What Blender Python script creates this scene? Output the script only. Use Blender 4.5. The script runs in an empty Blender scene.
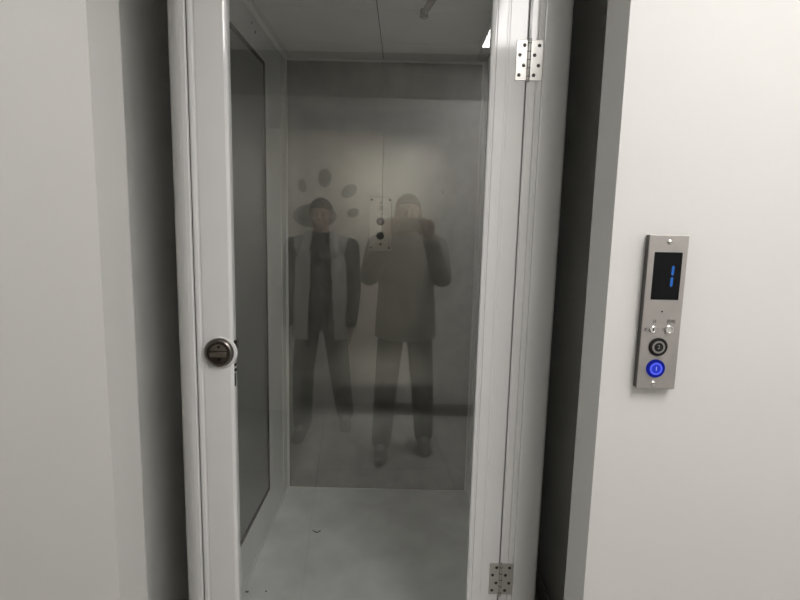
import bpy, bmesh, math, random
from mathutils import Vector, Matrix, Euler
random.seed(7)
sc = bpy.context.scene
COL = sc.collection
PI = math.pi
R = math.radians

# ------------------------------------------------------------------ materials
def srgb(r, g, b):
    f = lambda c: (c/255/12.92) if c/255 <= .04045 else ((c/255+.055)/1.055)**2.4
    return (f(r), f(g), f(b), 1)

def mat(name, col, rough=.5, metal=0., spec=.5, noise=0., nscale=8., bump=0., bscale=120., coat=0., aniso=0.):
    m = bpy.data.materials.new(name); m.use_nodes = True
    nt = m.node_tree; N = nt.nodes; L = nt.links
    p = N['Principled BSDF']
    p.inputs['Base Color'].default_value = col
    p.inputs['Roughness'].default_value = rough
    p.inputs['Metallic'].default_value = metal
    p.inputs['Specular IOR Level'].default_value = spec
    p.inputs['Coat Weight'].default_value = coat
    p.inputs['Anisotropic'].default_value = aniso
    tc = N.new('ShaderNodeTexCoord')
    if noise:
        n = N.new('ShaderNodeTexNoise'); n.inputs['Scale'].default_value = nscale; n.inputs['Detail'].default_value = 5
        L.new(tc.outputs['Object'], n.inputs['Vector'])
        mr = N.new('ShaderNodeMapRange'); mr.inputs['From Min'].default_value = .3; mr.inputs['From Max'].default_value = .7
        mr.inputs['To Min'].default_value = 1-noise; mr.inputs['To Max'].default_value = 1+noise
        L.new(n.outputs['Fac'], mr.inputs['Value'])
        mx = N.new('ShaderNodeMix'); mx.data_type = 'RGBA'; mx.blend_type = 'MULTIPLY'; mx.inputs['Factor'].default_value = 1
        mx.inputs['A'].default_value = col
        L.new(mr.outputs['Result'], mx.inputs['B']); L.new(mx.outputs['Result'], p.inputs['Base Color'])
    if bump:
        n2 = N.new('ShaderNodeTexNoise'); n2.inputs['Scale'].default_value = bscale; n2.inputs['Detail'].default_value = 3
        L.new(tc.outputs['Object'], n2.inputs['Vector'])
        b = N.new('ShaderNodeBump'); b.inputs['Strength'].default_value = bump; b.inputs['Distance'].default_value = .002
        L.new(n2.outputs['Fac'], b.inputs['Height']); L.new(b.outputs['Normal'], p.inputs['Normal'])
    return m

def emit(name, col, s):
    m = bpy.data.materials.new(name); m.use_nodes = True
    nt = m.node_tree; nt.nodes.clear()
    e = nt.nodes.new('ShaderNodeEmission'); o = nt.nodes.new('ShaderNodeOutputMaterial')
    e.inputs[0].default_value = col; e.inputs[1].default_value = s
    nt.links.new(e.outputs[0], o.inputs[0]); return m

def glass_mat():
    # coated glazing: clear transmission with a mirror reflection at the face the light enters
    m = bpy.data.materials.new('door_glass'); m.use_nodes = True
    nt = m.node_tree; N = nt.nodes; L = nt.links; N.clear()
    out = N.new('ShaderNodeOutputMaterial'); mix = N.new('ShaderNodeMixShader')
    tr = N.new('ShaderNodeBsdfTransparent'); tr.inputs[0].default_value = (.975, .98, .97, 1)
    gl = N.new('ShaderNodeBsdfGlossy'); gl.inputs['Roughness'].default_value = 0.0; gl.inputs['Color'].default_value = (1, 1, 1, 1)
    fr = N.new('ShaderNodeFresnel'); fr.inputs['IOR'].default_value = 2.2
    geo = N.new('ShaderNodeNewGeometry')
    inv = N.new('ShaderNodeMath'); inv.operation = 'SUBTRACT'; inv.inputs[0].default_value = 1
    L.new(geo.outputs['Backfacing'], inv.inputs[1])
    mul = N.new('ShaderNodeMath'); mul.operation = 'MULTIPLY'
    L.new(fr.outputs[0], mul.inputs[0]); L.new(inv.outputs[0], mul.inputs[1])
    L.new(mul.outputs[0], mix.inputs[0]); L.new(tr.outputs[0], mix.inputs[1]); L.new(gl.outputs[0], mix.inputs[2])
    L.new(mix.outputs[0], out.inputs[0]); return m

def tile_mat(name, col, grout, size, off, rough):
    m = mat(name, col, rough, noise=.05, nscale=3)
    nt = m.node_tree; N = nt.nodes; L = nt.links; p = N['Principled BSDF']
    tc = N.new('ShaderNodeTexCoord'); mp = N.new('ShaderNodeMapping')
    mp.inputs['Location'].default_value = (off[0], off[1], 0); mp.inputs['Rotation'].default_value = (0, 0, R(5.7))
    L.new(tc.outputs['Object'], mp.inputs['Vector'])
    b = N.new('ShaderNodeTexBrick'); b.offset = 0; b.inputs['Scale'].default_value = 1
    b.inputs['Brick Width'].default_value = size; b.inputs['Row Height'].default_value = size*1.5
    b.inputs['Mortar Size'].default_value = .004; b.inputs['Color1'].default_value = col; b.inputs['Color2'].default_value = tuple(c*.96 for c in col[:3])+(1,)
    b.inputs['Mortar'].default_value = grout
    L.new(mp.outputs[0], b.inputs['Vector']); L.new(b.outputs['Color'], p.inputs['Base Color'])
    return m

def steel_mat():
    m = mat('rear_steel', (.46, .445, .415, 1), .2, metal=1.0, aniso=.93)
    nt = m.node_tree; N = nt.nodes; L = nt.links; p = N['Principled BSDF']
    tc = N.new('ShaderNodeTexCoord')
    mp = N.new('ShaderNodeMapping'); mp.inputs['Scale'].default_value = (3, 3, 2)
    L.new(tc.outputs['Object'], mp.inputs['Vector'])
    n = N.new('ShaderNodeTexNoise'); n.inputs['Scale'].default_value = 2.2; n.inputs['Detail'].default_value = 9; n.inputs['Roughness'].default_value = .65
    L.new(mp.outputs[0], n.inputs['Vector'])
    cr = N.new('ShaderNodeMapRange'); cr.inputs['From Min'].default_value = .35; cr.inputs['From Max'].default_value = .65
    cr.inputs['To Min'].default_value = .15; cr.inputs['To Max'].default_value = .20
    L.new(n.outputs['Fac'], cr.inputs['Value']); L.new(cr.outputs['Result'], p.inputs['Roughness'])
    mr = N.new('ShaderNodeMapRange'); mr.inputs['From Min'].default_value = .4; mr.inputs['From Max'].default_value = .75
    mr.inputs['To Min'].default_value = 1.0; mr.inputs['To Max'].default_value = .8
    L.new(n.outputs['Fac'], mr.inputs['Value'])
    mx = N.new('ShaderNodeMix'); mx.data_type = 'RGBA'; mx.blend_type = 'MULTIPLY'; mx.inputs['Factor'].default_value = 1
    mx.inputs['A'].default_value = (.46, .445, .415, 1)
    tg = N.new('ShaderNodeCombineXYZ'); tg.inputs[0].default_value = 1.0
    L.new(tg.outputs[0], p.inputs['Tangent'])
    L.new(mr.outputs['Result'], mx.inputs['B']); L.new(mx.outputs['Result'], p.inputs['Base Color'])
    return m

M = dict(
    wall=mat('wall_paint', (.86, .852, .835, 1), .6, bump=.12, bscale=60, noise=.015, nscale=2),
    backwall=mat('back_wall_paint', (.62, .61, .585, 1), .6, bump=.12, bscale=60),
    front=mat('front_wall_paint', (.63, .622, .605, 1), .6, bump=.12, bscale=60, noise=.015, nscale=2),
    shaft=mat('shaft_plaster', (.94, .935, .90, 1), .75, noise=.05, nscale=3, bump=.15),
    ceil=mat('ceiling_paint', (.9, .9, .88, 1), .8),
    shaftskirt=mat('shaft_skirting', (.50, .46, .44, 1), .5),
    shadeband=mat('painted_shade_grey', (.31, .305, .29, 1), .6),  # shade put into the grey of the added back wall band
    skirt=mat('skirting', (.13, .115, .105, 1), .5),
    tile=tile_mat('landing_tile', (.42, .415, .39, 1), (.10, .10, .09, 1), .8, (.3216, -.05), .35),
    upvc=mat('white_gloss_frame', (.78, .775, .77, 1), .07, spec=.5, noise=.02, nscale=4),
    door_paint=mat('landing_door_paint', (.78, .74, .68, 1), .45),
    dark=mat('dark_gap', (.02, .02, .02, 1), .7),
    rubber=mat('black_gasket', (.012, .012, .012, 1), .6),
    carpaint=mat('car_grey_paint', (.83, .845, .84, 1), .38, noise=.04, nscale=5),
    carceil=mat('car_ceiling_paint', (.78, .78, .75, 1), .3, noise=.04, nscale=4),
    cartrim=mat('car_trim', (.8, .8, .78, 1), .35),
    carfloor=mat('car_floor_sheet', (.86, .885, .89, 1), .5, noise=.12, nscale=5, bump=.1, bscale=30),
    frost=mat('frosted_pane', (.22, .23, .225, 1), .28, noise=.05, nscale=2),
    steel=steel_mat(),
    cop=mat('control_panel_steel', (.52, .50, .47, 1), .2, metal=1),
    plate=mat('brushed_plate', (.42, .40, .385, 1), .42, metal=.85, noise=.04, nscale=40, bump=.05, bscale=200),
    plateside=mat('plate_edge', (.10, .095, .09, 1), .4, metal=.8),
    chrome=mat('chrome', (.75, .74, .72, 1), .16, metal=1),
    hinge=mat('hinge_steel', (.50, .49, .465, 1), .34, metal=1),
    hole=mat('screw_dark', (.05, .045, .04, 1), .45, metal=.6),
    lockrim=mat('lock_rim', (.20, .185, .17, 1), .28, metal=1),
    lockface=mat('lock_face', (.075, .06, .05, 1), .35, metal=.8),
    locklever=mat('lock_lever', (.22, .19, .16, 1), .35, metal=.9),
    black=mat('black_plastic', (.010, .009, .009, 1), .35, spec=.2),
    screen=mat('display_black', (.006, .006, .007, 1), .35, spec=.12),
    grey=mat('grey_plastic', (.22, .21, .20, 1), .4),
    ink=mat('engraved_ink', (.10, .09, .085, 1), .6),
    bluedark=emit('button_blue_rim', (.012, .02, .30, 1), .75),
    blue=emit('button_blue_ring', (.10, .13, .90, 1), 1.0),
    bluemid=emit('button_blue_core', (.03, .05, .60, 1), .9),
    bluepale=emit('button_blue_digit', (.45, .55, .95, 1), .8),
    digit=emit('display_digit', (.05, .20, .65, 1), .7),
    closer=mat('closer_brown', (.13, .105, .085, 1), .4, metal=.4),
    lampframe=mat('lamp_frame', (.8, .8, .8, 1), .4),
    skin=mat('skin', (.32, .23, .185, 1), .5),
    lip=mat('lips', (.25, .14, .12, 1), .5),
    eye=mat('eye_dark', (.03, .02, .02, 1), .2),
    hair=mat('hair', (.02, .017, .015, 1), .5),
    jgrey=mat('grey_cloth', (.20, .19, .175, 1), .8, bump=.2, bscale=40),
    jlight=mat('light_cloth', (.44, .435, .41, 1), .8, bump=.2, bscale=40),
    dcloth=mat('dark_cloth', (.025, .025, .024, 1), .85, bump=.2, bscale=40),
    trousers=mat('trouser_cloth', (.025, .02, .018, 1), .85),
    shoe=mat('shoe_dark', (.06, .055, .05, 1), .6),
    tongue=mat('shoe_tongue', (.34, .33, .30, 1), .7),
    phone=mat('phone_shell', (.30, .29, .27, 1), .3, metal=.3),
    paw=mat('paw_grey', (.26, .255, .24, 1), .6),
    scrap=mat('scrap_dark', (.03, .03, .03, 1), .8),
    glass=glass_mat(),
)

# ------------------------------------------------------------------ mesh helpers
def box(bm, x0, x1, y0, y1, z0, z1, bev=0, seg=2):
    r = bmesh.ops.create_cube(bm, size=1)
    vs = r['verts']
    for v in vs:
        v.co = Vector((x0+(v.co.x+.5)*(x1-x0), y0+(v.co.y+.5)*(y1-y0), z0+(v.co.z+.5)*(z1-z0)))
    if bev:
        es = list({e for v in vs for e in v.link_edges})
        bmesh.ops.bevel(bm, geom=es, offset=bev, segments=seg, affect='EDGES', profile=.5)

def cyl(bm, p0, p1, r0, r1=None, seg=24, bev=0):
    r1 = r0 if r1 is None else r1
    p0, p1 = Vector(p0), Vector(p1); d = p1-p0
    mtx = Matrix.Translation((p0+p1)/2) @ d.to_track_quat('Z', 'Y').to_matrix().to_4x4()
    r = bmesh.ops.create_cone(bm, cap_ends=True, segments=seg, radius1=r0, radius2=r1, depth=d.length, matrix=mtx)
    if bev:
        es = [e for e in {e for v in r['verts'] for e in v.link_edges} if any(len(f.verts) > 4 for f in e.link_faces)]
        bmesh.ops.bevel(bm, geom=es, offset=bev, segments=2, affect='EDGES', profile=.5)

def lathe(bm, c, prof, axis='Y', seg=40, loop=False):
    """prof: (radius, offset along axis). closed surface of revolution around -Y axis through c"""
    rings = []
    for r, h in prof:
        ring = []
        for k in range(seg):
            a = 2*PI*k/seg
            ring.append(bm.verts.new((c[0]+r*math.cos(a), c[1]-h, c[2]+r*math.sin(a))))
        rings.append(ring)
    for a, b in zip(rings, rings[1:]):
        for k in range(seg):
            bm.faces.new((a[k], a[(k+1) % seg], b[(k+1) % seg], b[k]))
    if loop:
        for k in range(seg): bm.faces.new((rings[-1][k], rings[-1][(k+1) % seg], rings[0][(k+1) % seg], rings[0][k]))
    else:
        bm.faces.new(rings[0]); bm.faces.new(rings[-1])
    bmesh.ops.recalc_face_normals(bm, faces=bm.faces[:])

def prism(bm, pts, a, b, axis='Z'):
    f = (lambda p, t: (p[0], p[1], t)) if axis == 'Z' else (lambda p, t: (t, p[0], p[1])) if axis == 'X' else (lambda p, t: (p[0], t, p[1]))
    lo = [bm.verts.new(f(p, a)) for p in pts]; hi = [bm.verts.new(f(p, b)) for p in pts]
    n = len(pts)
    bm.faces.new(lo); bm.faces.new(hi)
    for k in range(n): bm.faces.new((lo[k], lo[(k+1) % n], hi[(k+1) % n], hi[k]))
    bmesh.ops.recalc_face_normals(bm, faces=bm.faces[:])

def worg(o):
    v = Vector((0, 0, 0))
    while o is not None:
        v += Vector(o.location); o = o.parent
    return v

def obj(name, bm, m, parent=None, smooth=False, origin=None, ang=38):
    me = bpy.data.meshes.new(name)
    org = Vector(origin) if origin is not None else (worg(parent) if parent else None)
    if org is None:
        mn = Vector((min(v.co.x for v in bm.verts), min(v.co.y for v in bm.verts), min(v.co.z for v in bm.verts)))
        mx = Vector((max(v.co.x for v in bm.verts), max(v.co.y for v in bm.verts), max(v.co.z for v in bm.verts)))
        org = Vector(((mn.x+mx.x)/2, (mn.y+mx.y)/2, mn.z))
    bmesh.ops.translate(bm, verts=bm.verts[:], vec=-org)
    bm.to_mesh(me); bm.free()
    if smooth:
        for p in me.polygons: p.use_smooth = True
        try: me.set_sharp_from_angle(angle=R(ang))
        except Exception: pass
    o = bpy.data.objects.new(name, me); COL.objects.link(o)
    me.materials.append(m)
    if parent: o.parent = parent
    o.location = org - (worg(parent) if parent else Vector((0, 0, 0)))
    return o

def B(): return bmesh.new()

def tag(o, label, cat, group=None):
    o['label'] = label; o['category'] = cat
    if group: o['group'] = group
    return o

def thing(name, label, cat, loc, group=None):
    o = bpy.data.objects.new(name, None); COL.objects.link(o)
    o.location = loc; o.empty_display_size = .1
    return tag(o, label, cat, group)

def struct(name, bm, m, smooth=False):
    o = obj(name, bm, m, None, smooth); o['kind'] = 'structure'; return o

def text(name, s, size, loc, m, parent, depth=.0006):
    cu = bpy.data.curves.new(name, 'FONT'); cu.body = s; cu.size = size; cu.align_x = 'CENTER'; cu.align_y = 'CENTER'; cu.extrude = depth
    t = bpy.data.objects.new(name, cu); COL.objects.link(t)
    bpy.context.view_layer.update()
    dg = bpy.context.evaluated_depsgraph_get()
    me = bpy.data.meshes.new_from_object(t.evaluated_get(dg))
    bpy.data.objects.remove(t); bpy.data.curves.remove(cu)
    me.transform(Matrix.Rotation(PI/2, 4, 'X'))
    me.name = name; me.materials.clear(); me.materials.append(m)
    o = bpy.data.objects.new(name, me); COL.objects.link(o); o.parent = parent
    o.location = Vector(loc)-worg(parent)
    return o

# ------------------------------------------------------------------ dimensions (metres, lens at 1.5 m)
WF, WB = 1.05, 1.17            # faces of the front wall
OX0, OX1, OZ = -.599, .411, 2.37
SX0, SX1, SY = -.82, .60, 3.05  # shaft
LX0, LX1, LY = -1.55, 1.45, -1.17
HC = 2.72

# setting -----------------------------------------------------------
bm = B()
box(bm, LX0-.1, OX0, WF, WB, 0, HC); box(bm, OX1, LX1+.1, WF, WB, 0, HC); box(bm, OX0, OX1, WF, WB, OZ, HC)
struct('wall_front', bm, M['front'])
bm = B(); box(bm, LX0-.1, LX0, LY-.1, WF, 0, HC); struct('wall_left', bm, M['wall'])
bm = B(); box(bm, LX1, LX1+.1, LY-.1, WF, 0, HC); struct('wall_right', bm, M['wall'])
bm = B()
DX0, DX1, DZ = -1.05, -.163, 2.172
box(bm, LX0, DX0-.006, LY-.1, LY, 0, HC); box(bm, DX1+.006, LX1, LY-.1, LY, 0, HC); box(bm, DX0-.006, DX1+.006, LY-.1, LY, DZ+.006, HC)
struct('wall_back', bm, M['backwall'])
bm = B(); box(bm, SX0-.1, SX0, WB, SY+.1, 0, HC); struct('wall_shaft_left', bm, M['shaft'])
bm = B(); box(bm, SX1, SX1+.1, WB, SY+.1, 0, HC); struct('wall_shaft_right', bm, M['shaft'])
bm = B(); box(bm, SX0, SX1, SY, SY+.1, 0, HC); struct('wall_shaft_rear', bm, M['shaft'])
bm = B(); box(bm, LX0-.1, LX1+.1, LY-.1, SY+.1, -.1, 0); struct('floor', bm, M['tile'])
bm = B(); box(bm, LX0-.1, LX1+.1, LY-.1, SY+.1, HC, HC+.1); struct('ceiling', bm, M['ceil'])
bm = B(); box(bm, SX1-.012, SX1, WB, SY, 0, .088, .003); struct('baseboard_right', bm, M['shaftskirt'])
bm = B(); box(bm, DX1+.01, LX1, LY, LY+.014, 0, .095, .003); struct('baseboard_back', bm, M['skirt'])
bm = B(); box(bm, LX0, LX1, LY, LY+.010, 2.41, HC); struct('added_shade_band', bm, M['shadeband'])  # added band, darkens the top of the reflections in glass and steel
# plain door opposite the lift, seen only as a reflection
bm = B(); box(bm, DX0, DX1, LY-.03, LY+.012, .012, DZ, .002)
d1 = struct('door_1', bm, M['door_paint'])
bm = B(); cyl(bm, (-.98, LY+.012, 1.0), (-.98, LY+.06, 1.0), .011); box(bm, -.985, -.87, LY+.05, LY+.064, .992, 1.008, .004); obj('handle', bm, M['chrome'], d1, True)

# ceiling lamp of the landing, plus an added fill lamp ---------------------------------------
def ceiling_lamp(x0, x1, y0, y1, label, m):
    t = thing('ceiling_light', label, 'ceiling light', ((x0+x1)/2, (y0+y1)/2, HC))
    bm = B(); w = .02
    box(bm, x0, x0+w, y0, y1, HC-.045, HC-.001); box(bm, x1-w, x1, y0, y1, HC-.045, HC-.001)
    box(bm, x0+w, x1-w, y0, y0+w, HC-.045, HC-.001); box(bm, x0+w, x1-w, y1-w, y1, HC-.045, HC-.001)
    obj('frame', bm, M['lampframe'], t)
    bm = B(); box(bm, x0+w, x1-w, y0+w, y1-w, HC-.04, HC-.025)
    obj('diffuser', bm, m, t)
ceiling_lamp(.478, 1.09, -.88, .54, 'white framed ceiling panel lamp lighting the landing above the call plate', emit('lamp_diffuser', (1, .97, .95, 1), 15))
ceiling_lamp(-1.45, -.95, -.10, .60, 'added white framed fill panel lighting the left end of the landing', emit('fill_lamp_left', (.98, 1, .96, 1), 6.0))  # added fill light for left wall and right jamb, placed outside the reflections

# ------------------------------------------------------------------ lift door frame
FY = 1.42
FT = 2.33
fr = thing('lift_door_frame', 'glossy white profiled frame with rounded posts around the glazed lift door', 'door frame', (-.1, FY+.05, 0))
pts = [(.3075, FY+.004), (.313, FY), (.3285, FY), (.331, FY+.003), (.3335, FY+.003), (.336, FY), (.344, FY), (.347, FY+.003), (.350, FY+.001)]
for k in range(13):
    a = PI/2*k/12
    pts.append((.352+.086*math.sin(a), FY+.001+.10*(1-math.cos(a))))
pts += [(.438, FY+.14), (.3075, FY+.14)]
bm = B(); prism(bm, pts, 0, FT); obj('jamb', bm, M['upvc'], fr, True, ang=9)
pts = [(-.5625, FY+.004), (-.566, FY)]
for k in range(13):
    a = PI/2*k/12
    pts.append((-.570-.066*math.sin(a), FY+.10*(1-math.cos(a))))
pts += [(-.636, FY+.14), (-.5625, FY+.14)]
bm = B(); prism(bm, pts, 0, FT); obj('jamb', bm, M['upvc'], fr, True, ang=9)
bm = B(); box(bm, -.5625, .3075, FY, FY+.14, 2.262, FT, .004); obj('head', bm, M['upvc'], fr)
bm = B(); box(bm, -.5625, .3075, FY+.002, FY+.14, 0, .010, .002); obj('threshold', bm, M['hinge'], fr)

# ------------------------------------------------------------------ glazed lift door
door = thing('lift_door', 'white framed lift door with tall clear glass and a round bronze lock', 'door', (-.127, FY+.02, .014))
DZ0, DZ1 = .014, 2.256
D0, D1 = FY, FY+.042
def stile(pts):
    bm = B(); prism(bm, pts, DZ0, DZ1); return obj('stile', bm, M['upvc'], door, True, ang=9)
stile([(-.560, D0+.004), (-.557, D0-.002), (-.552, D0-.003), (-.547, D0-.002), (-.545, D0+.001), (-.541, D0+.0015), (-.539, D0), (-.467, D0), (-.463, D0+.002), (-.459, D0+.006), (-.459, D0+.018), (-.463, D0+.018), (-.463, D1), (-.560, D1)])
stile([(.213, D0+.018), (.213, D0+.007), (.2155, D0+.003), (.222, D0+.002), (.2235, D0+.005), (.2265, D0+.005), (.228, D0),
       (.2520, D0), (.2535, D0+.0012), (.2580, D0+.0012), (.2595, D0), (.296, D0), (.3015, D0), (.3045, D0+.004), (.3045, D1), (.218, D1), (.218, D0+.018)])
bm = B(); box(bm, -.462, .217, D0, D1, 2.15, DZ1, .003); obj('rail', bm, M['upvc'], door)
bm = B(); box(bm, -.462, .217, D0, D1, DZ0, .20, .003); obj('rail', bm, M['upvc'], door)
bm = B(); box(bm, -.464, .2185, D0+.019, D0+.025, .198, 2.152); pane = obj('glass_pane', bm, M['glass'], door)
pane['label'] = 'clear reflective glass of the lift door'
# broken black seal beside the lock
for za, zb, w in [(1.146, 1.171, .0065), (1.099, 1.105, .004), (1.083, 1.091, .004), (1.040, 1.078, .0015)]:
    bm = B(); box(bm, -.4595, -.4585+w, D0+.008, D0+.016, za, zb, .0008); g = obj('seal_fragment', bm, M['rubber'], door)
# round lock
LK = (-.495, D0, 1.140)
bm = B(); lathe(bm, (LK[0]+.004, D0+.001, LK[2]-.001), [(.0442, -.001), (.0442, .003), (.042, .006), (.02, .0064)], seg=48)
rose = obj('lock_rose', bm, M['upvc'], door, True)
bm = B(); lathe(bm, LK, [(.030, .0065), (.0405, .0065), (.0405, .011), (.038, .0155), (.0345, .0175), (.0318, .0165), (.0308, .012), (.028, .0115)], seg=48)
lock = obj('lock', bm, M['lockrim'], door, True); lock['label'] = 'round bronze lock with turn lever'
bm = B(); lathe(bm, LK, [(.0307, .0075), (.0307, .0125), (.012, .0128)], seg=40); obj('lock_face', bm, M['lockface'], lock, True)
bm = B(); box(bm, LK[0]-.024, LK[0]+.024, D0-.019, D0-.012, LK[2]-.011, LK[2]+.004, .003)
bmesh.ops.rotate(bm, cent=LK, matrix=Matrix.Rotation(R(-2), 3, 'Y'), verts=bm.verts[:]); obj('turn_lever', bm, M['locklever'], lock)
bm = B(); prism(bm, [(LK[0]+.024*math.cos(a), LK[2]+.024*math.sin(a)) for a in [R(16+148*k/14) for k in range(15)]], D0-.0150, D0-.0125, 'Y'); obj('finger_plate', bm, M['locklever'], lock)
for dz in (.017, -.018):
    bm = B(); cyl(bm, (LK[0]+.002, D0-.0125, LK[2]+dz), (LK[0]+.002, D0-.0165, LK[2]+dz), .0035, seg=12); obj('screw', bm, M['black'], lock)
# hinges
def hinge(zc):
    h = B(); cyl(h, (.3085, D0-.0045, zc-.052), (.3085, D0-.0045, zc+.052), .0045, seg=16, bev=.001)
    ho = obj('hinge', h, M['hinge'], door, True)
    for x0, x1 in ((.2765, .3055), (.3125, .3445)):
        b = B(); box(b, x0, x1, D0-.0025, D0-.0004, zc-.049, zc+.049, .0008); obj('hinge_leaf', b, M['hinge'], ho)
        xs = (x0+x1)/2
        for k, dz in enumerate((.036, .0125, -.0125, -.036)):
            s = B(); cyl(s, (xs+(.0055 if k % 2 == 0 else -.0055), D0-.0018, zc+dz), (xs+(.0055 if k % 2 == 0 else -.0055), D0-.0034, zc+dz), .0052, .004, seg=14)
            obj('screw', s, M['hole'], ho, True)
    b = B()
    for k in range(-2, 3): cyl(b, (.3085, D0-.0045, zc+k*.02-.0008), (.3085, D0-.0045, zc+k*.02+.0008), .0050, seg=16)
    obj('knuckle_joint', b, M['hole'], ho)
hinge(1.918); hinge(.4805)
# closer on the inner face of the door
bm = B(); box(bm, .02, .20, D1, D1+.05, 2.165, 2.225, .006); obj('closer_body', bm, M['closer'], door)
bm = B(); A0, A1 = Vector((.048, 1.70, 2.128)), Vector((.10, D1+.028, 2.150))
cyl(bm, A0, A1, .009, .016, seg=12); cyl(bm, A0+Vector((0, 0, -.012)), A0+Vector((0, 0, .012)), .0125, seg=18, bev=.002); cyl(bm, A1+Vector((0, 0, -.014)), A1+Vector((0, 0, .02)), .017, seg=18)
arm = obj('closer_arm', bm, M['closer'], door, True); arm['label'] = 'brown closer arm behind the glass'
bm = B(); cyl(bm, A0+Vector((0, 0, -.016)), A0+Vector((0, 0, -.011)), .007, seg=16); obj('pivot_screw', bm, M['hinge'], arm)

# ------------------------------------------------------------------ lift car
car = thing('lift_car', 'grey lift car with steel rear panel and frosted side pane', 'elevator', (-.11, 2.2, 0))
CX0, CX1, CY0, CY1, CZ = -.62, .398, 1.60, 2.817, 2.316
bm = B(); box(bm, CX0-.03, CX1+.03, CY0, CY1+.04, 0.0005, .012, .002); obj('floor_panel', bm, M['carfloor'], car)
# left wall: frame with a frosted pane
PY0, PY1, PZ0, PZ1 = 1.72, 2.425, .206, 2.182
bm = B(); box(bm, CX0-.03, CX0, CY0, 2.72, PZ1, CZ); sf = obj('side_frame', bm, M['carpaint'], car); sf['label'] = 'grey frame holding the frosted side pane'
bm = B(); box(bm, CX0-.03, CX0, CY0, 2.72, .0125, PZ0); obj('bottom_rail', bm, M['carpaint'], sf)
bm = B(); box(bm, CX0-.03, CX0, PY1, 2.72, PZ0, PZ1); obj('rear_post', bm, M['carpaint'], sf)
bm = B(); box(bm, CX0-.03, CX0, CY0, PY0, PZ0, PZ1); obj('front_post', bm, M['carpaint'], sf)
bm = B(); box(bm, CX0-.015, CX0-.002, PY0, PY1, PZ0, PZ1); fp = obj('frosted_pane', bm, M['frost'], car); fp['label'] = 'dark grey frosted side pane'
bm = B(); w = .015
box(bm, CX0-.0015, CX0+.003, PY0, PY1, PZ1-w, PZ1); box(bm, CX0-.0015, CX0+.003, PY0, PY1, PZ0, PZ0+w)
box(bm, CX0-.0015, CX0+.003, PY0, PY0+w, PZ0+w, PZ1-w); box(bm, CX0-.0015, CX0+.003, PY1-w, PY1, PZ0+w, PZ1-w)
obj('gasket', bm, M['rubber'], fp)
# two dark fixing holes in the top rail
for y, z in ((2.227, 2.275), (2.284, 2.258)):
    bm = B(); cyl(bm, (CX0-.004, y, z), (CX0+.002, y, z), .006, seg=12); obj('fixing_hole', bm, M['rubber'], sf)
# corner posts and trims
def post(x0, x1, y0, y1):
    bm = B(); box(bm, x0, x1, y0, y1, .0125, CZ, .004); obj('corner_post', bm, M['cartrim'], car)
post(CX0-.03, CX0+.004, 2.722, CY1+.012); post(CX1-.004, CX1+.03, 2.722, CY1+.012)
bm = B(); box(bm, CX0+.004, CX0+.016, CY1-.012, CY1, .02, CZ, .003); obj('corner_trim', bm, M['cartrim'], car)
bm = B(); box(bm, CX1-.016, CX1-.004, CY1-.012, CY1, .02, CZ, .003); obj('corner_trim', bm, M['cartrim'], car)
bm = B(); box(bm, CX0+.004, CX1-.004, CY1-.010, CY1, .0125, .017, .0015); obj('floor_trim', bm, M['cartrim'], car)
bm = B(); box(bm, CX0+.004, CX1-.004, CY1-.014, CY1, CZ-.012, CZ-.0005, .003); obj('ceiling_trim', bm, M['cartrim'], car)
bm = B(); box(bm, CX0+.004, CX0+.03, CY0, CY1-.012, CZ-.014, CZ-.0005, .005); obj('ceiling_trim', bm, M['cartrim'], car)
bm = B(); box(bm, CX0, CX0+.012, CY0, 2.72, .0125, .024, .004); obj('floor_trim', bm, M['carpaint'], car)
bm = B(); box(bm, CX1, CX1+.03, CY0, 2.72, .0125, CZ); obj('side_panel', bm, M['carpaint'], car)
bm = B(); box(bm, CX0+.002, CX1-.002, CY1, CY1+.012, .0125, CZ); rp = obj('rear_panel', bm, M['steel'], car); rp['label'] = 'stained brushed steel rear panel'
for x, z in ((-.455, 2.215), (-.462, .115), (.205, 1.67), (-.10, .735)):
    bm = B(); cyl(bm, (x, CY1, z), (x, CY1-.003, z), .0035, .002, seg=10); obj('rivet', bm, M['hinge'] if x < -.3 else M['hole'], rp)
# ceiling boards with open joints below a dark backing
xs = [CX0, -.583, -.118, .350, CX1]; ys = [CY0, 2.185, 2.562, CY1]
for i in range(4):
    for j in range(3):
        bm = B(); box(bm, xs[i]+.002, xs[i+1]-.002, ys[j]+.0015, ys[j+1]-.0015, CZ, CZ+.01, .0008, 1); obj('ceiling_panel', bm, M['carceil'], car)
bm = B(); box(bm, CX0-.03, CX1+.03, CY0, CY1+.04, CZ+.0105, CZ+.03); obj('roof', bm, M['dark'], car)
bm = B(); box(bm, CX0-.03, CX1+.03, CY1+.0125, CY1+.04, .0125, CZ+.010); obj('rear_shell', bm, M['carpaint'], car)

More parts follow.
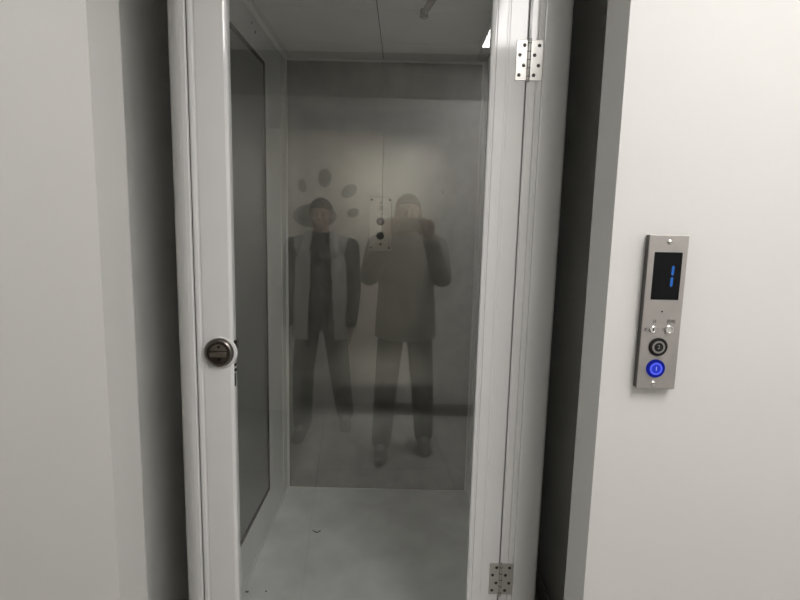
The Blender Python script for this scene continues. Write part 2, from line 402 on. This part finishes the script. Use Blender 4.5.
# control panel inside the car
cp = thing('car_control_panel', 'slim steel control panel with two round black buttons on the rear wall inside the lift', 'control panel', (-.119, CY1, 1.36))
PXc = -.1185
bm = B(); box(bm, PXc-.0575, PXc+.0575, CY1-.004, CY1-.0002, 1.359, 1.637, .0015); obj('faceplate', bm, M['cop'], cp)
for dx in (-.047, .047):
    for z in (1.373, 1.622):
        bm = B(); cyl(bm, (PXc+dx, CY1-.0035, z), (PXc+dx, CY1-.007, z), .0055, .004, seg=14); obj('screw', bm, M['hole'], cp, True)
for z, hasring in ((1.510, True), (1.4365, False)):
    bm = B(); lathe(bm, (PXc, CY1-.0035, z), [(.0205, 0), (.0205, .005), (.018, .007), (.008, .007)], seg=32); b = obj('button', bm, M['black'], cp, True)
    b['label'] = 'round black button'
    if hasring:
        bm = B()
        lathe(bm, (PXc, CY1-.0105, z), [(.0105, 0), (.0125, 0), (.0125, .0008), (.0105, .0008)], seg=32, loop=True); obj('ring', bm, M['grey'], b)
        bm = B(); box(bm, PXc-.0045, PXc+.0045, CY1-.0113, CY1-.0105, z-.0045, z+.0045); obj('symbol', bm, M['grey'], b)
bm = B(); lathe(bm, (PXc+.002, CY1-.0038, 1.580), [(.0065, 0), (.0095, 0), (.0095, .003), (.0065, .003)], seg=24, loop=True); obj('key_ring', bm, M['hole'], cp)
for z, r in ((1.607, .0045), (1.391, .005), (1.548, .003)):
    bm = B(); cyl(bm, (PXc+.002, CY1-.0035, z), (PXc+.002, CY1-.006, z), r, seg=14); obj('indicator', bm, M['hole'], cp)

# ------------------------------------------------------------------ call plate on the front wall
PX0, PX1, PZa, PZb = .4765, .5525, 1.184, 1.491
PF = WF-.019
call = thing('lift_call_plate', 'brushed steel lift call plate with dark display and glowing blue button on the right wall', 'call panel', (.5145, WF, PZa))
bm = B(); box(bm, PX0+.0005, PX1-.0005, PF+.0012, WF-.0003, PZa+.0005, PZb-.0005, .002); obj('back_box', bm, M['plateside'], call)
bm = B(); box(bm, PX0, PX1, PF, PF+.003, PZa, PZb, .0012); obj('faceplate', bm, M['plate'], call)
bm = B(); box(bm, .4885, .5425, PF-.0012, PF+.001, 1.365, 1.458, .0006); disp = obj('display', bm, M['screen'], call); disp['label'] = 'black display showing a blue 1'
for zc, xc in ((1.4225, .5258), (1.4005, .5252)):
    bm = B(); prism(bm, [(xc-.0024, zc-.0075), (xc, zc-.0098), (xc+.0024, zc-.0075), (xc+.0028, zc+.0075), (xc+.0004, zc+.0098), (xc-.002, zc+.0075)], PF-.0019, PF-.0013, 'Y'); obj('digit_segment', bm, M['digit'], disp)
def screw(x, z):
    bm = B(); lathe(bm, (x, PF, z), [(.0052, -.0005), (.0050, .001), (.0035, .0024), (.0008, .0028)], seg=20); s = obj('screw', bm, M['chrome'], call, True)
    bm = B(); box(bm, x-.0038, x+.0038, PF-.0030, PF-.0024, z-.0006, z+.0006); obj('screw_slot', bm, M['hole'], s)
screw(.5155, 1.4775); screw(.5085, 1.1955)
bm = B(); cyl(bm, (.513, PF+.0005, 1.3415), (.513, PF-.0006, 1.3415), .0018, seg=12); obj('microphone_hole', bm, M['black'], call)
def keylock(x, z, r, open_):
    bm = B(); lathe(bm, (x, PF, z), [(r, -.0005), (r, .003), (r*.8, .0042), (r*.62, .0040), (r*.58, .0028), (.0004, .0027)], seg=28); k = obj('key_switch', bm, M['chrome'], call, True)
    if open_:
        bm = B(); box(bm, x-.0008, x+.0008, PF-.0034, PF-.0026, z-.0032, z+.0032); obj('key_slot', bm, M['black'], k)
keylock(.4985, 1.3055, .0072, True); keylock(.5295, 1.3060, .0085, False)
text('lettering', '开', .0085, (.5005, PF-.0002, 1.3205), M['ink'], call, .0003)
text('lettering', '关', .0080, (.4840, PF-.0002, 1.3045), M['ink'], call, .0003)
text('lettering', '照明', .0085, (.5325, PF-.0002, 1.3215), M['ink'], call, .0003)
def ringbutton(x, z, mats, digit, label):
    bm = B(); lathe(bm, (x, PF, z), [(.0185, -.0005), (.0185, .002), (.0168, .0036), (.013, .0036)], seg=40); b = obj('button', bm, mats[0], call, True); b['label'] = label
    bm = B(); lathe(bm, (x, PF-.0036, z), [(.0090, -.0004), (.0128, -.0004), (.0124, .0008), (.0090, .0008)], seg=40, loop=True); obj('ring', bm, mats[1], b, True)
    bm = B(); lathe(bm, (x, PF-.0036, z), [(.0090, -.0004), (.0090, .0004), (.0004, .0006)], seg=32); obj('button_cap', bm, mats[2], b, True)
    text('numeral', digit, .0115, (x, PF-.0045, z), mats[3], b, .0003)
ringbutton(.5115, 1.2705, (M['black'], M['grey'], M['black'], M['grey']), '2', 'black round button marked 2')
ringbutton(.5105, 1.2265, (M['bluedark'], M['blue'], M['bluemid'], M['bluepale']), '1', 'round button marked 1 glowing blue')

# ------------------------------------------------------------------ scraps on the car floor
def scrap(pts, r, label):
    bm = B()
    for a, b in zip(pts, pts[1:]): cyl(bm, (a[0], a[1], .012+r), (b[0], b[1], .012+r), r, seg=8)
    tag(obj('scrap', bm, M['scrap'], None, True), label, 'scrap')

# ------------------------------------------------------------------ people (seen reflected in the glass)
_t = bmesh.new(); bmesh.ops.create_icosphere(_t, subdivisions=2, radius=1); SPH = [tuple(v.co) for v in _t.verts]; _t.free()

def ell(bm, c, r, rot=None):
    m = Matrix.Translation(c) @ (rot.to_4x4() if rot else Matrix.Identity(4)) @ Matrix.Diagonal((r[0], r[1], r[2], 1))
    bmesh.ops.create_icosphere(bm, subdivisions=3, radius=1, matrix=m)

def cap(bm, p0, r0, p1, r1):
    r0 = (r0,)*3 if not isinstance(r0, tuple) else r0
    r1 = (r1,)*3 if not isinstance(r1, tuple) else r1
    t = bmesh.new()
    for d in SPH: t.verts.new((p0[0]+d[0]*r0[0], p0[1]+d[1]*r0[1], p0[2]+d[2]*r0[2])); t.verts.new((p1[0]+d[0]*r1[0], p1[1]+d[1]*r1[1], p1[2]+d[2]*r1[2]))
    bmesh.ops.convex_hull(t, input=t.verts[:])
    new = {}
    for f in t.faces:
        vs = []
        for v in f.verts:
            if v not in new: new[v] = bm.verts.new(v.co)
            vs.append(new[v])
        bm.faces.new(vs)
    t.free()

def chain(bm, pts):
    for (p0, r0), (p1, r1) in zip(pts, pts[1:]): cap(bm, p0, r0, p1, r1)

def blob(name, bm, m, parent, voxel=.008, smooth=3, edit=None, thick=0):
    """one continuous surface grown over overlapping tapered volumes (local coordinates of the person)"""
    me = bpy.data.meshes.new(name); bm.to_mesh(me); bm.free()
    o = bpy.data.objects.new(name, me); COL.objects.link(o)
    a = o.modifiers.new('r', 'REMESH'); a.mode = 'VOXEL'; a.voxel_size = voxel
    s = o.modifiers.new('s', 'SMOOTH'); s.iterations = smooth; s.factor = .5
    bpy.context.view_layer.update()
    me2 = bpy.data.meshes.new_from_object(o.evaluated_get(bpy.context.evaluated_depsgraph_get()))
    bpy.data.objects.remove(o); bpy.data.meshes.remove(me)
    if edit:
        b = bmesh.new(); b.from_mesh(me2); edit(b); b.to_mesh(me2); b.free()
    me2.name = name; me2.materials.clear()
    for mm in (m if isinstance(m, list) else [m]): me2.materials.append(mm)
    for p in me2.polygons: p.use_smooth = True
    o = bpy.data.objects.new(name, me2); COL.objects.link(o); o.parent = parent
    if thick:
        k = o.modifiers.new('thickness', 'SOLIDIFY'); k.thickness = thick; k.offset = -1
    return o

def hand(bm, w, d, side, curl, spread=Vector((1, 0, 0)), up=Vector((0, 0, 1)), s=1.0):
    """palm from wrist w along d, five fingers; curl direction 'up'; thumb on the 'spread'*side edge"""
    d = d.normalized(); n = up.normalized(); t = (spread*side).normalized()
    palm = w+d*.045*s
    cap(bm, w, .024*s, palm+t*.012*s, .021*s); cap(bm, palm-t*.022*s, .016*s, palm+t*.024*s+d*.02*s, .016*s); cap(bm, w, .022*s, palm-t*.02*s+d*.03*s, .015*s)
    for k, (off, ln) in enumerate(((.032, .070), (.012, .078), (-.009, .072), (-.029, .056))):
        p = palm+t*off*s+d*.028*s; dd = d.copy(); seg = ln*s
        for j, q in enumerate((.42, .33, .25)):
            dd = (dd+n*curl*(.5 if j == 0 else .9)).normalized()
            e = p+dd*seg*q
            cap(bm, p, (.0092-.0008*j)*s, e, (.0085-.0009*j)*s); p = e
    p = w+d*.02*s+t*.02*s; e = p+(t*.75+d*.6).normalized()*.042*s; cap(bm, p, .013*s, e, .0105*s)
    e2 = e+(d*.9+t*.15+n*curl*.5).normalized()*.032*s; cap(bm, e, .0105*s, e2, .0085*s)

def head(bm, c, tilt=0):
    x, y, z = c
    ell(bm, (x, y-.012, z+.02), (.074, .093, .092)); cap(bm, (x, y+.018, z-.03), (.060, .066, .05), (x, y+.042, z-.082), (.032, .034, .024))
    cap(bm, (x, y+.085, z+.012), .010, (x, y+.103, z-.022), .013)
    for s in (-1, 1):
        ell(bm, (x+s*.077, y-.008, z-.005), (.010, .019, .031))
        cap(bm, (x+s*.016, y+.073, z+.028), .010, (x+s*.042, y+.061, z+.027), .009)
        ell(bm, (x+s*.034, y+.044, z-.024), (.027, .028, .030))
        ell(bm, (x+s*.031, y+.068, z+.005), (.0125, .0105, .0080))
    cap(bm, (x, y+.050, z-.058), (.034, .030, .026), (x, y+.046, z-.075), (.028, .026, .02)); cap(bm, (x-.016, y+.077, z-.051), .0065, (x+.016, y+.077, z-.051), .0065)
    cap(bm, (x-.014, y+.074, z-.061), .0065, (x+.014, y+.074, z-.061), .0065)

def paint_face(c):
    def f(b):
        for fc in b.faces:
            q = fc.calc_center_median()-Vector(c)
            if q.y > .048:
                if abs(q.x) < .024 and -.067 < q.z < -.046: fc.material_index = 1
                elif abs(abs(q.x)-.031) < .012 and abs(q.z-.005) < .006: fc.material_index = 2
    return f

def flat_sole(b):
    for v in b.verts: v.co.z = max(v.co.z, .001)

def make_person(root, hc, sh, hips, legs, arms, hands):
    """root empty at the feet; all coordinates local"""
    bm = B()
    cap(bm, Vector((0, 0, hips)), (.155, .105, .10), Vector((0, 0, hips+.17)), (.13, .09, .09))
    cap(bm, Vector((0, 0, hips+.17)), (.13, .09, .09), Vector((0, .005, sh-.11)), (.155, .105, .10))
    cap(bm, Vector((-.13, 0, sh-.03)), .055, Vector((.13, 0, sh-.03)), .055)
    cap(bm, Vector((0, -.01, sh)), (.085, .06, .05), Vector((hc[0]*.6, hc[1]*.5, sh+.06)), .055)
    cap(bm, Vector((hc[0]*.6, hc[1]*.5-.005, sh+.05)), .056, Vector(hc)+Vector((0, -.02, -.05)), .056)
    head(bm, hc)
    for hip, knee, ank, toe in legs:
        chain(bm, [(Vector(hip), .088), (Vector(knee), .058), (Vector(ank), .042)]); cap(bm, Vector(ank)-Vector((0, 0, .035)), .036, Vector(toe)-Vector((0, 0, .008)), .02)
    for shd, elb, wr in arms: chain(bm, [(Vector(shd), .055), (Vector(elb), .041), (Vector(wr), .027)])
    for h in hands: hand(bm, *h)
    return blob('body', bm, [M['skin'], M['lip'], M['eye']], root, .0065, 2, paint_face(hc))

def shoes(root, legs):
    for hip, knee, ank, toe in legs:
        a, t = Vector(ank), Vector(toe); d = (t-a); d.z = 0; d.normalize(); a0 = Vector((a.x, a.y, 0))
        bm = B(); cap(bm, a0-d*.05+Vector((0, 0, .035)), (.038, .038, .036), a0+d*.15+Vector((0, 0, .030)), (.045, .045, .032)); cap(bm, a0+Vector((0, 0, .05)), .045, a0+d*.12+Vector((0, 0, .036)), .042); cap(bm, a0+Vector((0, 0, .07)), .046, a0+d*.06+Vector((0, 0, .045)), .044)
        s = blob('shoe', bm, M['shoe'], root, .007, 3, flat_sole)
        bm = B(); cap(bm, a0+d*.055+Vector((0, 0, .078)), .024, a0+d*.105+Vector((0, 0, .062)), .023); blob('tongue', bm, M['tongue'], s, .006, 2)

def trousers(root, hips, legs, m):
    bm = B(); cap(bm, Vector((0, 0, hips+.09)), (.150, .108, .05), Vector((0, 0, hips-.02)), (.168, .12, .09))
    for hip, knee, ank, toe in legs: chain(bm, [(Vector(hip), .090), (Vector(knee), .077), (Vector(ank)+Vector((0, 0, .005)), .066)])
    return blob('trousers', bm, m, root, .009, 3)

def hairdo(root, hc, m, front=.045):
    x, y, z = hc; bm = B()
    ell(bm, (x, y-.016, z+.032), (.081, .099, .089)); ell(bm, (x, y-.04, z-.0), (.078, .07, .075))
    def cut(b):
        dl = [f for f in b.faces if (lambda q: (q.y > .015 and q.z < front+ .35*(q.y-.02)) or q.z < -.055 or (abs(q.x) > .06 and q.z < .0 and q.y > -.03))(f.calc_center_median()-Vector(hc))]
        bmesh.ops.delete(b, geom=dl, context='FACES')
    return blob('hair', bm, m, root, .006, 2, cut, .006)

# --- photographer
ph = thing('person', 'person in grey jacket holding up a phone, reflected in the lift glass', 'person', (.03, -.47, 0))
legs = [((-.085, 0, .86), (-.115, .045, .48), (-.138, .05, .09), (-.138, .185, .035)), ((.085, 0, .86), (.118, -.01, .48), (.143, -.10, .09), (.150, .035, .035))]
arms = [((-.185, -.01, 1.36), (-.228, .12, 1.185), (-.118, .395, 1.435)), ((.185, -.01, 1.36), (.215, .12, 1.185), (.118, .395, 1.435))]
hands = [(Vector((-.118, .395, 1.435)), Vector((.12, .55, .6)), 1, .28, Vector((.8, -.25, -.15)), Vector((.9, .25, -.1))), (Vector((.118, .395, 1.435)), Vector((-.12, .55, .6)), -1, .28, Vector((.8, .25, .15)), Vector((-.9, .25, -.1)))]
HC1 = (.0, .045, 1.565)
make_person(ph, HC1, 1.40, .90, legs, arms, hands)
hairdo(ph, HC1, M['hair']); trousers(ph, .88, legs, M['trousers']); shoes(ph, legs)
bm = B()
cap(bm, Vector((0, .005, .79)), (.205, .148, .03), Vector((0, .005, 1.05)), (.190, .138, .08)); cap(bm, Vector((0, .005, 1.05)), (.185, .135, .08), Vector((0, .005, 1.27)), (.185, .125, .10))
cap(bm, Vector((0, .008, 1.27)), (.17, .125, .09), Vector((0, .0, 1.345)), (.15, .105, .06)); cap(bm, Vector((-.15, -.005, 1.362)), .075, Vector((.15, -.005, 1.362)), .075); cap(bm, Vector((-.09, -.008, 1.385)), .068, Vector((.09, -.008, 1.385)), .068); cap(bm, Vector((0, -.012, 1.39)), (.10, .08, .04), Vector((0, .0, 1.435)), (.078, .076, .02))
for shd, elb, wr in arms:
    s, e, w = Vector(shd), Vector(elb), Vector(wr); chain(bm, [(s, .075), (e, .066), (e.lerp(w, .93), .046)])
jk = blob('jacket', bm, M['jgrey'], ph, .009, 3)
bm = B(); box(bm, -.005, .005, .128, .149, .81, 1.33, .002); obj('zip', bm, M['dcloth'], None).name = 'zip'
z = bpy.data.objects['zip']; z.parent = jk; z.location = (0, -.006, .81)

# --- phone held at the lens
phn = thing('smartphone', 'grey smartphone held sideways in both hands by the person in the grey jacket', 'phone', (.025, -.010, 1.497))
RX = Matrix.Rotation(R(-8.2), 3, 'X')
def ph_part(name, bm, m, par):
    bmesh.ops.rotate(bm, cent=(0, 0, 1.5), matrix=RX, verts=bm.verts[:]); return obj(name, bm, m, par)
bm = B(); box(bm, -.048, .098, -.016, -.008, 1.460, 1.536, .003); shell = ph_part('shell', bm, M['phone'], phn)
bm = B(); box(bm, -.045, .095, -.0168, -.0159, 1.463, 1.533); ph_part('screen', bm, M['screen'], phn)
bm = B(); cyl(bm, (0, -.0085, 1.5), (0, -.0062, 1.5), .0075, seg=20); ph_part('camera_lens', bm, M['screen'], phn)

# --- companion
co = thing('person', 'person in open light jacket with hanging arms, reflected left in the lift glass', 'person', (-.560, -.80, 0))
legs2 = [((-.085, 0, .84), (-.115, .07, .47), (-.118, .09, .09), (-.125, .225, .035)), ((.085, 0, .84), (.125, -.03, .47), (.160, -.13, .09), (.178, -.005, .035))]
arms2 = [((-.175, -.01, 1.33), (-.228, -.015, 1.04), (-.228, .055, .80)), ((.175, -.01, 1.33), (.222, -.015, 1.04), (.215, .055, .80))]
hands2 = [(Vector((-.228, .055, .80)), Vector((.05, .12, -1)), 1, .16, Vector((.1, 1, 0)), Vector((1, 0, 0))), (Vector((.215, .055, .80)), Vector((-.05, .12, -1)), 1, .16, Vector((.1, 1, 0)), Vector((-1, 0, 0)))]
HC2 = (.0, .035, 1.545)
make_person(co, HC2, 1.37, .88, legs2, arms2, hands2)
hairdo(co, HC2, M['hair'], .03); trousers(co, .86, legs2, M['dcloth']); shoes(co, legs2)
bm = B(); cap(bm, Vector((0, .005, .80)), (.165, .118, .03), Vector((0, .005, 1.05)), (.158, .112, .08)); cap(bm, Vector((0, .005, 1.05)), (.158, .112, .08), Vector((0, .005, 1.25)), (.165, .115, .10))
cap(bm, Vector((0, .008, 1.25)), (.155, .117, .09), Vector((0, .0, 1.325)), (.14, .10, .06)); cap(bm, Vector((-.12, -.003, 1.342)), .064, Vector((.12, -.003, 1.342)), .064); cap(bm, Vector((0, -.006, 1.36)), (.085, .07, .04), Vector((0, .006, 1.43)), (.066, .068, .02))
blob('sweater', bm, M['dcloth'], co, .009, 3)
bm = B(); cap(bm, Vector((0, .0, .70)), (.215, .150, .03), Vector((0, .0, 1.05)), (.190, .140, .08)); cap(bm, Vector((0, .0, 1.05)), (.190, .140, .08), Vector((0, .0, 1.25)), (.185, .132, .10))
cap(bm, Vector((-.145, -.01, 1.337)), .075, Vector((.145, -.01, 1.337)), .075)
def open_front(b):
    dl = []
    for f in b.faces:
        q = f.calc_center_median()
        half = .075 + max(0, (1.15-q.z))*.05
        if (q.y > .02 and -half*.8 < q.x < half*1.15) or q.z < .70 or (q.z > 1.375 and abs(q.x) < .075): dl.append(f)
    bmesh.ops.delete(b, geom=dl, context='FACES')
jk2 = blob('jacket', bm, M['jlight'], co, .008, 3, open_front, .007); jk2['label'] = 'open light grey jacket front'
bm = B()
for s in (-1, 1):
    cap(bm, Vector((s*.085, .02, 1.40)), (.030, .05, .045), Vector((s*.105, .105, 1.30)), (.034, .022, .05)); cap(bm, Vector((s*.08, -.02, 1.41)), (.035, .05, .035), Vector((s*.02, -.09, 1.38)), (.05, .03, .06))
blob('collar', bm, M['jlight'], jk2, .008, 3)
bm = B()
for shd, elb, wr in arms2:
    s, e, w = Vector(shd), Vector(elb), Vector(wr); chain(bm, [(s+Vector((math.copysign(.02, s.x), 0, 0)), .070), (e, .058), (e.lerp(w, .95), .044)])
sl = blob('sleeves', bm, M['dcloth'], jk2, .009, 3); sl['label'] = 'dark jacket sleeves'

# --- paw print sticker on the door opposite, seen reflected
pw = thing('paw_print_sticker', 'grey paw print sticker reflected beside the left head in the lift glass', 'sticker', (-.66, LY+.0122, 1.62))
def oval(name, cx, cz, rx, rz, ang):
    bm = B(); pts = []
    for k in range(32):
        a = 2*PI*k/32; u, v = rx*math.cos(a), rz*math.sin(a)
        pts.append((cx+u*math.cos(ang)-v*math.sin(ang), cz+u*math.sin(ang)+v*math.cos(ang)))
    prism(bm, pts, LY+.0124, LY+.0136, 'Y'); obj(name, bm, M['paw'], pw)
oval('pad', -.665, 1.545, .165, .092, 0)
for cx, cz, rx, rz, an in ((-.757, 1.765, .031, .050, R(12)), (-.592, 1.825, .049, .068, R(0)), (-.408, 1.735, .066, .045, R(35)), (-.378, 1.575, .045, .032, R(20))): oval('toe', cx, cz, rx, rz, an)

# ------------------------------------------------------------------ camera
F, roll, pitch, yaw = 530., R(1.35), R(8.1656), R(.1293)
Rv = Vector((math.cos(yaw), math.sin(yaw), 0))
Fv = Vector((-math.sin(yaw)*math.cos(pitch), math.cos(yaw)*math.cos(pitch), -math.sin(pitch)))
Uv = Rv.cross(Fv)
c, s = math.cos(roll), math.sin(roll)
Xi = Rv*c+Uv*s; Yi = -Rv*s+Uv*c
cam = bpy.data.cameras.new('camera'); co_ = bpy.data.objects.new('camera', cam); COL.objects.link(co_)
cam.sensor_width = 36; cam.lens = F/800*36; cam.clip_start = .008; cam.clip_end = 50
m = Matrix((Xi, Yi, -Fv)).transposed().to_4x4(); m.translation = (0, 0, 1.5)
co_.matrix_world = m
sc.camera = co_

def on_floor(px, py, z=.012):
    x, y = px-400, 300-py
    d = Xi*x+Yi*y+Fv*F
    t = (z-1.5)/d.z
    return (d.x*t, d.y*t)
scrap([on_floor(313, 531), on_floor(317, 533), on_floor(320.5, 531)], .0022, 'thin dark curl of scrap on the middle of the lift floor')
scrap([on_floor(245.5, 592.5), on_floor(248.5, 592.5)], .0035, 'dark crumb on the lift floor nearest the left door stile')
scrap([on_floor(265.3, 592), on_floor(266.8, 592)], .003, 'small dark crumb on the lift floor right of the larger crumb')

# ------------------------------------------------------------------ world, view
w = bpy.data.worlds.new('world'); sc.world = w; w.use_nodes = True
w.node_tree.nodes['Background'].inputs[0].default_value = (.5, .5, .5, 1); w.node_tree.nodes['Background'].inputs[1].default_value = .05
sc.view_settings.view_transform = 'Standard'; sc.view_settings.look = 'None'; sc.view_settings.gamma = 1
sc.view_settings.use_curve_mapping = False; sc.view_settings.exposure = -0.05
